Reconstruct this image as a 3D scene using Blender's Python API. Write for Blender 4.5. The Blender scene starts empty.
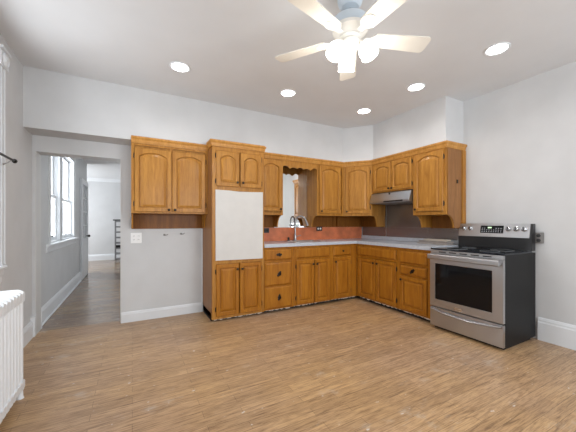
import bpy, bmesh, math, random
from mathutils import Vector, Matrix
from math import sin, cos, pi, radians as R
SC = bpy.context.scene
COL = SC.collection
random.seed(4)

# ------------------------------------------------------------------ camera
cam_d = bpy.data.cameras.new('camera')
cam = bpy.data.objects.new('camera', cam_d); COL.objects.link(cam)
cam_d.sensor_width = 36.0; cam_d.lens = 36.0*288.14/576.0
cam_d.shift_y = 6.5/576.0
cam_d.clip_start = .02
cam.location = (0, 0, 1.203)
cam.rotation_euler = (R(90), 0, -.4955)
SC.camera = cam

# ------------------------------------------------------------------ view, world, daylight, added fill
vs = SC.view_settings
vs.view_transform = 'Standard'; vs.look = 'None'; vs.exposure = 0.0; vs.gamma = 1.0
vs.use_curve_mapping = False
world = bpy.data.worlds.new('world'); SC.world = world
world.use_nodes = True
bg = world.node_tree.nodes['Background']
bg.inputs[0].default_value = (.86, .93, 1, 1); bg.inputs[1].default_value = 2.2

def area(name, loc, rot, sx, sy, power, col):
    d = bpy.data.lights.new(name, 'AREA'); d.shape = 'RECTANGLE'
    d.size = sx; d.size_y = sy; d.energy = power; d.color = col
    o = bpy.data.objects.new(name, d); COL.objects.link(o)
    o.location = loc; o.rotation_euler = rot
    return o
DAY = (.93, .965, 1)
area('fill_rear', (1.75, -1.98, 1.55), (R(90), 0, 0), 2.9, 1.5, 96, DAY)        # added soft fill through an unseen rear opening, shining +Y
area('daylight_left', (-1.32, 2.56, 1.65), (0, R(-90), 0), 1.5, .95, 30, DAY)        # outside the kitchen window, shining +X
area('daylight_hall', (-1.6, 5.75, 1.6), (0, R(-90), 0), 1.3, 1.7, 120, DAY)          # outside the hall windows
area('fill_far', (-3.2, 9.6, 1.5), (0, R(-90), 0), 1.5, 1.4, 108, DAY)           # added light for the far room, through an unseen side opening

# ------------------------------------------------------------------ dimensions
XL, XR, YB, YS, YF, XF, XS, ZC = -.936, 3.686, 3.985, 3.69, 3.478, 3.115, 3.307, 2.7286
YREAR = -1.7
TOP = .918

# ------------------------------------------------------------------ materials
def mat(name, base=(.5,.5,.5), rough=.5, metal=0.0, spec=None, coat=0.0):
    m = bpy.data.materials.new(name); m.use_nodes = True
    b = m.node_tree.nodes['Principled BSDF']
    b.inputs['Base Color'].default_value = (*base, 1)
    b.inputs['Roughness'].default_value = rough
    b.inputs['Metallic'].default_value = metal
    if spec is not None: b.inputs['Specular IOR Level'].default_value = spec
    if coat: b.inputs['Coat Weight'].default_value = coat; b.inputs['Coat Roughness'].default_value = .15
    return m
def nodes(m):
    nt = m.node_tree; return nt, nt.nodes['Principled BSDF']
def N(nt, kind, **kw):
    n = nt.nodes.new(kind)
    for k, v in kw.items(): setattr(n, k, v)
    return n
def ramp(nt, stops):
    r = N(nt, 'ShaderNodeValToRGB'); e = r.color_ramp.elements
    e[0].position, e[0].color = stops[0][0], (*stops[0][1], 1)
    e[1].position, e[1].color = stops[-1][0], (*stops[-1][1], 1)
    for p, c in stops[1:-1]:
        x = e.new(p); x.color = (*c, 1)
    return r
def coords(nt, scale, per_object=True):
    t = N(nt, 'ShaderNodeTexCoord'); mp = N(nt, 'ShaderNodeMapping')
    mp.inputs['Scale'].default_value = scale
    if per_object:
        oi = N(nt, 'ShaderNodeObjectInfo')
        ml = N(nt, 'ShaderNodeMath', operation='MULTIPLY'); ml.inputs[1].default_value = 37.0
        nt.links.new(oi.outputs['Random'], ml.inputs[0])
        ad = N(nt, 'ShaderNodeVectorMath', operation='ADD')
        nt.links.new(t.outputs['Object'], ad.inputs[0]); nt.links.new(ml.outputs[0], ad.inputs[1])
        nt.links.new(ad.outputs[0], mp.inputs['Vector'])
    else:
        nt.links.new(t.outputs['Object'], mp.inputs['Vector'])
    return mp
def paint(name, base, rough=.75, bump=.06, var=.03, scale=3.0):
    m = mat(name, base, rough); nt, b = nodes(m)
    mp = coords(nt, (1, 1, 1), False)
    n1 = N(nt, 'ShaderNodeTexNoise'); n1.inputs['Scale'].default_value = scale; n1.inputs['Detail'].default_value = 4
    nt.links.new(mp.outputs[0], n1.inputs['Vector'])
    lo = tuple(c*(1-var) for c in base); hi = tuple(min(1, c*(1+var)) for c in base)
    r = ramp(nt, [(.35, lo), (.65, hi)])
    nt.links.new(n1.outputs['Fac'], r.inputs[0]); nt.links.new(r.outputs[0], b.inputs['Base Color'])
    n2 = N(nt, 'ShaderNodeTexNoise'); n2.inputs['Scale'].default_value = 90; n2.inputs['Detail'].default_value = 3
    nt.links.new(mp.outputs[0], n2.inputs['Vector'])
    bp = N(nt, 'ShaderNodeBump'); bp.inputs['Strength'].default_value = bump; bp.inputs['Distance'].default_value = .01
    nt.links.new(n2.outputs['Fac'], bp.inputs['Height']); nt.links.new(bp.outputs[0], b.inputs['Normal'])
    return m
def wood(name, dark, light, rough=.42, scale=(9, 9, .75), coat=.08):
    m = mat(name, light, rough, spec=.22, coat=coat); nt, b = nodes(m)
    mp = coords(nt, scale)
    n1 = N(nt, 'ShaderNodeTexNoise'); n1.inputs['Scale'].default_value = 2.2; n1.inputs['Detail'].default_value = 6
    n1.inputs['Roughness'].default_value = .6; n1.inputs['Distortion'].default_value = .6
    nt.links.new(mp.outputs[0], n1.inputs['Vector'])
    mid = tuple((a+c)/2 for a, c in zip(dark, light))
    r = ramp(nt, [(.3, dark), (.5, mid), (.68, light)])
    nt.links.new(n1.outputs['Fac'], r.inputs[0])
    n2 = N(nt, 'ShaderNodeTexNoise'); n2.inputs['Scale'].default_value = 14; n2.inputs['Detail'].default_value = 4
    nt.links.new(mp.outputs[0], n2.inputs['Vector'])
    r2 = ramp(nt, [(.36, (.80, .76, .72)), (.52, (1, 1, 1))])
    nt.links.new(n2.outputs['Fac'], r2.inputs[0])
    mx = N(nt, 'ShaderNodeMix', data_type='RGBA', blend_type='MULTIPLY'); mx.inputs[0].default_value = .7
    nt.links.new(r.outputs[0], mx.inputs[6]); nt.links.new(r2.outputs[0], mx.inputs[7])
    nt.links.new(mx.outputs[2], b.inputs['Base Color'])
    bp = N(nt, 'ShaderNodeBump'); bp.inputs['Strength'].default_value = .08; bp.inputs['Distance'].default_value = .004
    nt.links.new(n2.outputs['Fac'], bp.inputs['Height']); nt.links.new(bp.outputs[0], b.inputs['Normal'])
    return m
def floor_mat(name, c1, c2, c3, rough):
    m = mat(name, c1, rough); nt, b = nodes(m)
    mp = coords(nt, (1, 1, 1), False)
    br = N(nt, 'ShaderNodeTexBrick'); br.offset = .37; br.squash = 1
    br.inputs['Color1'].default_value = (*c1, 1); br.inputs['Color2'].default_value = (*c2, 1)
    br.inputs['Mortar'].default_value = (*(c*.5 for c in c3), 1)
    br.inputs['Scale'].default_value = 1; br.inputs['Mortar Size'].default_value = .0011
    br.inputs['Mortar Smooth'].default_value = .3; br.inputs['Bias'].default_value = -.1
    br.inputs['Brick Width'].default_value = .62; br.inputs['Row Height'].default_value = .075
    nt.links.new(mp.outputs[0], br.inputs['Vector'])
    # oak figure stretched along the boards (X)
    mg = coords(nt, (1.5, 21, 1), False)
    # every board row gets its own figure
    sx = N(nt, 'ShaderNodeSeparateXYZ'); nt.links.new(mp.outputs[0], sx.inputs[0])
    dv = N(nt, 'ShaderNodeMath', operation='DIVIDE'); dv.inputs[1].default_value = .075
    nt.links.new(sx.outputs['Y'], dv.inputs[0])
    fl = N(nt, 'ShaderNodeMath', operation='FLOOR'); nt.links.new(dv.outputs[0], fl.inputs[0])
    m2 = N(nt, 'ShaderNodeMath', operation='MULTIPLY'); m2.inputs[1].default_value = 7.31; nt.links.new(fl.outputs[0], m2.inputs[0])
    cx = N(nt, 'ShaderNodeCombineXYZ'); nt.links.new(m2.outputs[0], cx.inputs['X']); nt.links.new(m2.outputs[0], cx.inputs['Z'])
    ad = N(nt, 'ShaderNodeVectorMath', operation='ADD')
    nt.links.new(mg.outputs[0], ad.inputs[0]); nt.links.new(cx.outputs[0], ad.inputs[1])
    g = N(nt, 'ShaderNodeTexNoise'); g.inputs['Scale'].default_value = 2.4; g.inputs['Detail'].default_value = 6
    g.inputs['Roughness'].default_value = .62; g.inputs['Distortion'].default_value = 1.1
    nt.links.new(ad.outputs[0], g.inputs['Vector'])
    rg = ramp(nt, [(.33, (.40, .34, .29)), (.42, (.74, .70, .65)), (.51, (.97, .96, .94)), (.66, (1.12, 1.10, 1.04))])
    nt.links.new(g.outputs['Fac'], rg.inputs[0])
    mx = N(nt, 'ShaderNodeMix', data_type='RGBA', blend_type='MULTIPLY'); mx.inputs[0].default_value = .85
    nt.links.new(br.outputs['Color'], mx.inputs[6]); nt.links.new(rg.outputs[0], mx.inputs[7])
    pr = N(nt, 'ShaderNodeTexNoise'); pr.inputs['Scale'].default_value = 9; pr.inputs['Detail'].default_value = 3
    nt.links.new(ad.outputs[0], pr.inputs['Vector'])
    rp_ = ramp(nt, [(.38, (.62, .56, .50)), (.50, (1, 1, 1))]); nt.links.new(pr.outputs['Fac'], rp_.inputs[0])
    m3 = N(nt, 'ShaderNodeMix', data_type='RGBA', blend_type='MULTIPLY'); m3.inputs[0].default_value = .7
    nt.links.new(mx.outputs[2], m3.inputs[6]); nt.links.new(rp_.outputs[0], m3.inputs[7])
    td = N(nt, 'ShaderNodeTexNoise'); td.inputs['Scale'].default_value = .9; td.inputs['Detail'].default_value = 3
    nt.links.new(mp.outputs[0], td.inputs['Vector'])
    rt = ramp(nt, [(.36, (1.06, 1.02, .90)), (.62, (.98, .98, 1.06))]); nt.links.new(td.outputs['Fac'], rt.inputs[0])
    mx = N(nt, 'ShaderNodeMix', data_type='RGBA', blend_type='MULTIPLY'); mx.inputs[0].default_value = 1
    nt.links.new(m3.outputs[2], mx.inputs[6]); nt.links.new(rt.outputs[0], mx.inputs[7])
    # worn patches and pale scuffs
    w = N(nt, 'ShaderNodeTexNoise'); w.inputs['Scale'].default_value = 2.1; w.inputs['Detail'].default_value = 8; w.inputs['Roughness'].default_value = .72
    ms = coords(nt, (1, 1.8, 1), False); nt.links.new(ms.outputs[0], w.inputs['Vector'])
    rw = ramp(nt, [(.58, (0, 0, 0)), (.72, (.8, .8, .8))])
    nt.links.new(w.outputs['Fac'], rw.inputs[0])
    mw = N(nt, 'ShaderNodeMix', data_type='RGBA'); nt.links.new(rw.outputs[0], mw.inputs[0])
    nt.links.new(mx.outputs[2], mw.inputs[6]); mw.inputs[7].default_value = (.50, .43, .36, 1)
    fk = N(nt, 'ShaderNodeTexNoise'); fk.inputs['Scale'].default_value = 17; fk.inputs['Detail'].default_value = 2
    nt.links.new(ms.outputs[0], fk.inputs['Vector'])
    rk_ = ramp(nt, [(.71, (0, 0, 0)), (.75, (.8, .8, .8))]); nt.links.new(fk.outputs['Fac'], rk_.inputs[0])
    mf = N(nt, 'ShaderNodeMix', data_type='RGBA'); nt.links.new(rk_.outputs[0], mf.inputs[0])
    nt.links.new(mw.outputs[2], mf.inputs[6]); mf.inputs[7].default_value = (.66, .63, .60, 1)
    nt.links.new(mf.outputs[2], b.inputs['Base Color'])
    bp = N(nt, 'ShaderNodeBump'); bp.inputs['Strength'].default_value = .12; bp.inputs['Distance'].default_value = .003
    nt.links.new(g.outputs['Fac'], bp.inputs['Height']); nt.links.new(bp.outputs[0], b.inputs['Normal'])
    return m
def brushed(name, base, rough, scale=(1, 1, 60), metal=1.0):
    m = mat(name, base, rough, metal); nt, b = nodes(m)
    mp = coords(nt, scale); n = N(nt, 'ShaderNodeTexNoise'); n.inputs['Scale'].default_value = 6; n.inputs['Detail'].default_value = 3
    nt.links.new(mp.outputs[0], n.inputs['Vector'])
    mr = N(nt, 'ShaderNodeMapRange'); mr.inputs[3].default_value = rough*.8; mr.inputs[4].default_value = rough*1.25
    nt.links.new(n.outputs['Fac'], mr.inputs[0]); nt.links.new(mr.outputs[0], b.inputs['Roughness'])
    return m
def glow(name, col, strength):
    m = mat(name, (.9, .9, .88), .4); _, b = nodes(m)
    b.inputs['Emission Color'].default_value = (*col, 1); b.inputs['Emission Strength'].default_value = strength
    return m
def pane_mat():
    m = bpy.data.materials.new('pane_glass'); m.use_nodes = True; nt = m.node_tree
    nt.nodes.clear()
    o = N(nt, 'ShaderNodeOutputMaterial'); t = N(nt, 'ShaderNodeBsdfTransparent'); g = N(nt, 'ShaderNodeBsdfGlossy')
    g.inputs['Roughness'].default_value = .02
    x = N(nt, 'ShaderNodeMixShader'); x.inputs[0].default_value = .05
    nt.links.new(t.outputs[0], x.inputs[1]); nt.links.new(g.outputs[0], x.inputs[2]); nt.links.new(x.outputs[0], o.inputs[0])
    return m
M = dict(
    wall=paint('wall_paint', (.585, .59, .595)),
    wall_grey=paint('wall_paint_hall', (.57, .575, .58)),
    ceiling=paint('ceiling_paint', (.70, .712, .725), .85, .04, .015),
    trim=paint('white_trim', (.72, .74, .76), .4, .02, .02),
    casing=paint('grey_casing', (.60, .60, .59), .5, .02, .02),
    oak=wood('honey_oak', (.315, .130, .020), (.485, .230, .044)),
    oak_lit=wood('lit_oak_molding', (.42, .19, .035), (.58, .29, .075)),  # crown oak lightened in colour for the lit top of the moulding
    oak_base=wood('honey_oak_base', (.275, .095, .008), (.415, .168, .015)),  # same honey oak, coloured darker for the less lit lower cabinets
    oak_dark=wood('brown_plywood', (.150, .052, .006), (.235, .088, .012), .6),
    oak_side=wood('oak_veneer_side', (.22, .098, .032), (.32, .150, .055), .45),
    floor=floor_mat('worn_oak_floor', (.51, .342, .20), (.40, .26, .148), (.26, .155, .08), .36),
    floor_hall=floor_mat('oak_floor_shaded', (.34, .25, .175), (.23, .165, .115), (.10, .075, .055), .2),  # same oak as the kitchen, greyed and darkened for the dimmer hall light
    white_enamel=mat('white_enamel', (.80, .83, .86), .35),
    board=paint('white_board', (.60, .585, .56), .7, .03, .02, 9),
    knob=mat('dark_bronze', (.02, .014, .01), .35, .6),
    kick=mat('toe_kick_black', (.018, .014, .012), .8),
    torn=paint('torn_paper', (.55, .48, .40), .9, .2, .1),
    steel=brushed('stainless_steel', (.47, .475, .49), .30, (1, 1, 60)),
    steel_hood=brushed('hood_steel', (.50, .54, .59), .36, (1, 60, 60)),
    splash_steel=brushed('grey_metal_sheet', (.25, .245, .245), .24, (4, 4, 1), .8),
    chrome=mat('chrome', (.62, .63, .65), .16, 1),
    nickel=mat('brushed_nickel', (.36, .36, .37), .28, 1),
    black=mat('black_enamel', (.012, .012, .013), .28),
    side_black=mat('black_side_panel', (.007, .007, .0075), .5, spec=.25),
    black_glass=mat('black_glass', (.004, .004, .005), .06, spec=.3),
    cooktop=mat('cooktop_glass', (.006, .009, .016), .05),
    rubber=mat('black_plastic', (.015, .015, .016), .45),
    display=glow('green_digits', (.25, .8, .15), .7),
    print=mat('grey_print', (.45, .47, .5), .5),
    counter=paint('grey_laminate', (.48, .51, .56), .2, .02, .06, 40),
    red=paint('terracotta_backsplash', (.56, .165, .070), .38, .05, .2, 6),
    mirror=mat('mirror_silver', (.86, .88, .87), .01, 1),
    fan_white=mat('fan_white', (.82, .80, .75), .4),
    fan_blue=mat('fan_pale_blue', (.55, .62, .68), .4),
    fan_blade=mat('fan_blade_white', (.68, .65, .585), .5),
    lamp_glass=glow('lit_frosted_glass', (1, .96, .88), 5),
    lamp_disc=glow('lit_downlight', (1, .97, .93), 14),
    pane=pane_mat(),
    outlet=mat('white_plastic', (.83, .83, .82), .35),
    box_metal=mat('galvanised_box', (.22, .21, .20), .45, .5),
    slat=paint('grey_slat', (.27, .24, .22), .6, .05, .1, 12),
    rod=mat('black_rod', (.015, .013, .012), .35, .5),
    rack=mat('grey_rack_metal', (.22, .22, .23), .5, .3),
    seat=paint('fabric_grey', (.3, .3, .3), .9),
)

# ------------------------------------------------------------------ mesh helpers
class MB:
    def __init__(s): s.bm = bmesh.new()
    def box(s, x0, x1, y0, y1, z0, z1):
        x0, x1 = sorted((x0, x1)); y0, y1 = sorted((y0, y1)); z0, z1 = sorted((z0, z1))
        v = [s.bm.verts.new(p) for p in ((x0,y0,z0),(x1,y0,z0),(x1,y1,z0),(x0,y1,z0),(x0,y0,z1),(x1,y0,z1),(x1,y1,z1),(x0,y1,z1))]
        for f in ((0,3,2,1),(4,5,6,7),(0,1,5,4),(1,2,6,5),(2,3,7,6),(3,0,4,7)): s.bm.faces.new([v[i] for i in f])
        return s
    def loops(s, loops, cap0=True, cap1=True, closed=True):
        L = [[s.bm.verts.new(p) for p in l] for l in loops]
        n = len(L[0])
        for a, b in zip(L, L[1:]):
            for i in range(n if closed else n-1):
                j = (i+1) % n
                s.bm.faces.new((a[i], a[j], b[j], b[i]))
        if cap0: s.bm.faces.new(list(reversed(L[0])))
        if cap1: s.bm.faces.new(L[-1])
        return s
    def prism(s, poly, f0, f1):                       # poly of 2-D points, f0/f1 map a point to 3-D at either end
        return s.loops([[f0(*p) for p in poly], [f1(*p) for p in poly]])
    def tube(s, path, r, n=10, r_end=None):
        path = [Vector(p) for p in path]; loops = []
        up = None
        for i, p in enumerate(path):
            d = (path[min(i+1, len(path)-1)] - path[max(i-1, 0)]).normalized()
            if up is None:
                up = Vector((0,0,1)) if abs(d.z) < .9 else Vector((1,0,0))
            a = d.cross(up).normalized(); up = a.cross(d).normalized()
            rr = r if r_end is None else r + (r_end-r)*i/(len(path)-1)
            loops.append([p + rr*(cos(2*pi*k/n)*a + sin(2*pi*k/n)*up) for k in range(n)])
        return s.loops(loops)
    def lathe(s, prof, origin=(0,0,0), axis=(0,0,1), n=24):   # prof: (radius, height)
        ax = Vector(axis).normalized(); o = Vector(origin)
        t = Vector((1,0,0)) if abs(ax.x) < .9 else Vector((0,1,0))
        a = ax.cross(t).normalized(); b = ax.cross(a)
        s.loops([[o + ax*h + max(r, 1e-4)*(cos(2*pi*k/n)*a + sin(2*pi*k/n)*b) for k in range(n)] for r, h in prof])
        return s
    def build(s, name, m, parent=None, bevel=0, smooth=False, label=None):
        bmesh.ops.recalc_face_normals(s.bm, faces=s.bm.faces)
        me = bpy.data.meshes.new(name); s.bm.to_mesh(me); s.bm.free()
        o = bpy.data.objects.new(name, me); COL.objects.link(o)
        me.materials.append(m)
        if parent: o.parent = parent
        if smooth:
            for p in me.polygons: p.use_smooth = True
            me.set_sharp_from_angle(angle=R(35))
        if bevel:
            b = o.modifiers.new('bevel', 'BEVEL'); b.width = bevel; b.segments = 2; b.limit_method = 'ANGLE'; b.angle_limit = R(35)
        if label: o['label'] = label
        return o
def tag(o, label, cat, group=None, kind=None):
    o['label'] = label; o['category'] = cat
    if group: o['group'] = group
    if kind: o['kind'] = kind
    return o
def thing(name, label, cat, loc=(0,0,0), rz=0, group=None):
    o = bpy.data.objects.new(name, None); COL.objects.link(o)
    o.empty_display_size = .1; o.location = loc; o.rotation_euler = (0, 0, rz)
    return tag(o, label, cat, group)
def struct(name, mb, m, bevel=0, parent=None):
    o = mb.build(name, m, parent, bevel)
    if parent is None: o['kind'] = 'structure'
    return o
def copy_tree(o, parent=None):
    c = o.copy(); COL.objects.link(c)
    if parent: c.parent = parent
    for ch in list(o.children): copy_tree(ch, c)
    return c

# ------------------------------------------------------------------ room shell
XJ = -.112                                              # right edge of the doorway
struct('floor', MB().box(XL-.3, XR+.2, YREAR-.2, YB+.1, -.1, 0), M['floor'])
struct('floor_hall', MB().box(-3.1, XR+.2, YB+.1005, 11.1, -.1, 0), M['floor_hall'])
struct('ceiling', MB().box(XL-.3, XR+.2, YREAR-.2, YB+.2, ZC, ZC+.1), M['ceiling'])
struct('ceiling_hall', MB().box(-3.1, XR+.2, YB+.2005, 11.1, 2.60, 2.83), M['ceiling'])
# left wall with the kitchen window opening (Y 2.12..3.12, Z .86..2.47) and the hall windows
WT = .16
lw = MB()
wy0, wy1, wz0, wz1 = 2.06, 3.06, .87, 2.44
hy0, hy1, hz0, hz1 = 4.86, 6.66, .92, 2.36
hm0, hm1 = 5.49, 5.60
for (a, b, c, d) in ((YREAR, wy0, 0, ZC), (wy0, wy1, 0, wz0), (wy0, wy1, wz1, ZC), (wy1, YB+.2, 0, ZC)):
    lw.box(XL-WT, XL, a, b, c, d)
struct('wall_left', lw, M['wall'])
lw = MB()
for (a, b, c, d) in ((YB+.2, hy0, 0, 2.6), (hy0, hy1, 0, hz0), (hy0, hy1, hz1, 2.6), (hm0, hm1, hz0, hz1), (hy1, 8.35, 0, 2.6)):
    lw.box(XL-.02-WT, XL-.02, a, b, c, d)
struct('wall_hall', lw, M['wall_grey'])
bw = MB()
bw.box(XL, -.913, YB, YB+.2, 0, 1.963).box(XL, XR, YB, YB+.2, 1.963, ZC).box(XJ, XR, YB, YB+.2, 0, 1.963)
struct('wall_back', bw, M['wall'])
# soffit box above the cabinets, with its diagonal corner and its return on the right wall
ZS = 2.1357
struct('wall_soffit', MB().prism([(XL, YS), (3.0, YS), (XS+.012, 3.335), (XS+.012, 2.15), (XR, 2.15), (XR, YB), (XL, YB)],
       lambda x, y: (x, y, ZS), lambda x, y: (x, y, ZC)), M['wall'])
struct('wall_right', MB().box(XR, XR+.15, YREAR, YB+.2, 0, ZC), M['wall'])
rw = MB()
for (a, b, c, d) in ((XL, .3, 0, ZC), (.3, 3.2, 0, .8), (.3, 3.2, 2.3, ZC), (3.2, XR, 0, ZC)):
    rw.box(a, b, YREAR-.15, YREAR, c, d)
struct('wall_rear', rw, M['wall'])
struct('wall_far', MB().box(-3.1, XR, 10.9, 11.05, 0, 2.6), M['wall'])
fl = MB()
for (a, b, c, d) in ((8.35, 8.9, 0, 2.6), (8.9, 10.3, 0, .8), (8.9, 10.3, 2.3, 2.6), (10.3, 10.9, 0, 2.6)):
    fl.box(-3.1, -2.95, a, b, c, d)
struct('wall_far_side', fl, M['wall'])
struct('wall_return', MB().box(-2.95, XL-.02-WT-.0005, 8.2, 8.35, 0, 2.6), M['wall'])
struct('wall_hall_right', MB().box(1.3, 1.45, YB+.2, 10.9, 0, 2.6), M['wall_grey'])

def base_profile(h, t): return [(0, 0), (t, 0), (t, h*.78), (t*.75, h*.84), (t*.75, h*.9), (t*.35, h), (0, h)]
def baseboard(name, p0, p1, nrm, h, t, m=None):         # along p0->p1, growing along nrm
    n = Vector((*nrm, 0)); a = Vector((*p0, 0)); b = Vector((*p1, 0))
    return struct(name, MB().prism(base_profile(h, t), lambda d, z: a+n*d+Vector((0,0,z)), lambda d, z: b+n*d+Vector((0,0,z))), m or M['trim'])
baseboard('baseboard_right', (XR, YREAR), (XR, 1.385), (-1, 0), .23, .022)
baseboard('baseboard_back', (XJ-.005, YB), (.835, YB), (0, -1), .125, .02)
baseboard('baseboard_left', (XL, YREAR), (XL, YB-.06), (1, 0), .17, .022)
baseboard('baseboard_hall', (XL-.02, YB+.2), (XL-.02, 7.3), (1, 0), .19, .022)
baseboard('baseboard_far', (-2.95, 10.9), (1.3, 10.9), (0, -1), .19, .03)
struct('trim_1', MB().box(XL, XL+.035, YB-.06, YB, 0, .21).box(XL, XL+.035, YB+.2, YB+.23, 0, .20), M['trim'], .003)          # plinth blocks at the doorway
struct('trim_2', MB().tube([(XL+.012, YB+.24, .011), (XL+.012, 7.2, .011)], .012, 8), M['trim'])                       # quarter round
struct('trim_3', MB().box(.822, .838, YB-.012, YB, .126, 1.115), M['trim'])                                     # batten beside the tall cabinet
struct('trim_4', MB().box(XJ-.012, XJ+.0, YB-.008, YB+.2, 0, 1.963).box(-.913, -.905, YB-.0, YB+.2, 0, 1.963), M['casing'])           # door jamb liners
struct('trim_5', MB().prism([(0,0),(-.08,0),(-.06,-.03),(-.02,-.07),(0,-.1)], lambda d, z: (-2.95, 10.9+d, 2.6+z), lambda d, z: (1.3, 10.9+d, 2.6+z)), M['trim'])
struct('trim_6', MB().box(XR-.012, XR, YREAR, 1.385, 0, .012), M['oak_dark'])

# ------------------------------------------------------------------ windows
def sash_window(name, x_in, y0, y1, z0, z1, zmid, depth, m):
    """double-hung window set into a wall whose room face is x_in, opening y0..y1; depth = reveal"""
    root = bpy.data.objects.new(name, None); COL.objects.link(root); root['kind'] = 'structure'
    root.location = (x_in, (y0+y1)/2, z0)
    def loc(mb):  # shift into root space
        bmesh.ops.translate(mb.bm, verts=mb.bm.verts, vec=(-x_in, -(y0+y1)/2, -z0)); return mb
    fr = MB(); t = .028
    xo = x_in-WT
    fr.box(xo, x_in-.004, y0, y0+t, z0, z1).box(xo, x_in-.004, y1-t, y1, z0, z1).box(xo, x_in-.004, y0+t, y1-t, z1-t, z1).box(xo, x_in-.004, y0+t, y1-t, z0, z0+t)
    loc(fr).build('window_frame', m, root, .002)
    for nm, xa, za, zb in (('upper_sash', x_in-depth-.036, zmid-.02, z1-t), ('lower_sash', x_in-depth, z0+t, zmid+.02)):
        sm = MB(); st = .045; ya, yb = y0+t, y1-t
        sm.box(xa-.032, xa, ya, ya+st, za, zb).box(xa-.032, xa, yb-st, yb, za, zb).box(xa-.032, xa, ya+st, yb-st, za, za+.05).box(xa-.032, xa, ya+st, yb-st, zb-.04, zb)
        so = loc(sm).build(nm, m, root, .002)
        loc(MB().box(xa-.018, xa-.014, ya+st, yb-st, za+.05, zb-.04)).build('pane', M['pane'], so)
        if nm == 'lower_sash':
            loc(MB().lathe([(.012, 0), (.012, .012), (.006, .02)], (xa, (ya+yb)/2, za+.06), (1,0,0), 12)).build('sash_lift', M['knob'], so)
    return root
sash_window('window_1', XL, wy0, wy1, wz0, wz1, 1.62, .05, M['trim'])
sash_window('window_2', XL-.02, hy0, hm0, hz0, hz1, 1.58, .05, M['trim'])
sash_window('window_3', XL-.02, hm1, hy1, hz0, hz1, 1.58, .05, M['trim'])
# casing of the kitchen window with corner rosettes, stool and apron
cs = MB()
for ya, yb in ((wy0-.13, wy0), (wy1, wy1+.13)):
    cs.box(XL, XL+.02, ya, yb, .86, 2.445)
    cs.box(XL+.02, XL+.028, ya+.02, ya+.045, .86, 2.445); cs.box(XL+.02, XL+.028, yb-.045, yb-.02, .86, 2.445)
cs.box(XL, XL+.02, wy0, wy1, 2.445, 2.57).box(XL+.02, XL+.028, wy0, wy1, 2.47, 2.545)
cas = struct('trim_7', cs, M['trim'], .003)
for yc in (wy0-.0625, wy1+.0625):
    rb = MB().box(XL, XL+.036, yc-.08, yc+.08, 2.445, 2.57).box(XL+.0, XL+.05, yc-.09, yc+.09, 2.57, 2.592)
    rb.lathe([(.055, 0), (.055, .008), (.045, .016), (.036, .008), (.028, .008), (.02, .018), (.001, .02)], (XL+.036, yc, 2.507), (1,0,0), 24)
    rb.build('corner_rosette', M['trim'], cas, .002)
struct('trim_8', MB().prism([(0, .86), (.05, .86), (.055, .85), (.05, .835), (.035, .83), (.03, .79), (.022, .77), (.02, .735), (.012, .715), (0, .715)],
       lambda d, z: (XL+d, wy0-.12, z), lambda d, z: (XL+d, 3.11, z)), M['trim'])
# sill, apron and slim casing of the hall window pair
struct('trim_9', MB().prism([(0, .925), (.05, .925), (.055, .915), (.05, .905), (.022, .90), (.015, .86), (.012, .82), (0, .82)],
       lambda d, z: (XL-.02+d, hy0-.22, z), lambda d, z: (XL-.02+d, hy1+.12, z)), M['trim'])
struct('trim_10', MB().box(XL-.02, XL-.012, hy0-.1, hy0, .925, hz1+.08).box(XL-.02, XL-.012, hy1, hy1+.1, .925, hz1+.08).box(XL-.02, XL-.012, hy0, hy1, hz1, hz1+.08), M['casing'])
# glazed door of the hall, folded back against the left wall
d1 = bpy.data.objects.new('door_1', None); COL.objects.link(d1); d1['kind'] = 'structure'; d1.location = (XL-.045, 7.3, 0)
lf = MB(); W_, H_ = .92, 2.13
lf.box(.03, .07, 0, .11, .01, H_).box(.03, .07, W_-.11, W_, .01, H_).box(.03, .07, .11, W_-.11, .01, .85).box(.03, .07, .11, W_-.11, H_-.11, H_)
for k in (1, 2, 3): lf.box(.035, .065, .11, W_-.11, .85+k*.2925-.012, .85+k*.2925+.012)
lf.box(.035, .065, W_/2-.012, W_/2+.012, .85, H_-.11)
lf.build('door_leaf', M['trim'], d1, .002)
MB().box(.048, .052, .11, W_-.11, .85, H_-.11).build('pane', M['pane'], d1)
MB().lathe([(.012, 0), (.012, .03), (.028, .04), (.03, .06), (.018, .075)], (.07, W_-.34, .90), (1,0,0), 16).build('door_handle', M['knob'], d1, smooth=True)

# ------------------------------------------------------------------ cabinet kit (local: x right, front towards -y, z up)
def rect_loop(x0, x1, z0, z1, arch, y, n=14):
    P = [(x0 + (x1-x0)*i/n, y, z0) for i in range(n)]
    P += [(x1, y, z0 + (z1-arch-z0)*i/n) for i in range(n)]
    for i in range(n):
        t = i/n; P.append((x1-(x1-x0)*t, y, z1 - arch*abs(2*t-1)**2.2))
    P += [(x0, y, z1-arch - (z1-arch-z0)*i/n) for i in range(n)]
    return P
def knob(parent, x, y, z):
    MB().lathe([(.006, 0), (.006, .008), (.014, .014), (.0155, .02), (.011, .026), (.002, .028)], (x, y, z), (0,-1,0), 16).build('knob', M['knob'], parent, smooth=True)
def hinge(parent, x, y, z):
    mb = MB().tube([(x, y-.008, z-.024), (x, y-.008, z+.024)], .0055, 8)
    mb.box(x-.008, x+.008, y-.004, y, z-.02, z+.02)
    mb.lathe([(.004, 0), (.006, .004), (.001, .01)], (x, y-.008, z+.024), (0,0,1), 8).lathe([(.004, 0), (.006, .004), (.001, .01)], (x, y-.008, z-.024), (0,0,-1), 8)
    mb.build('hinge', M['knob'], parent)
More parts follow.
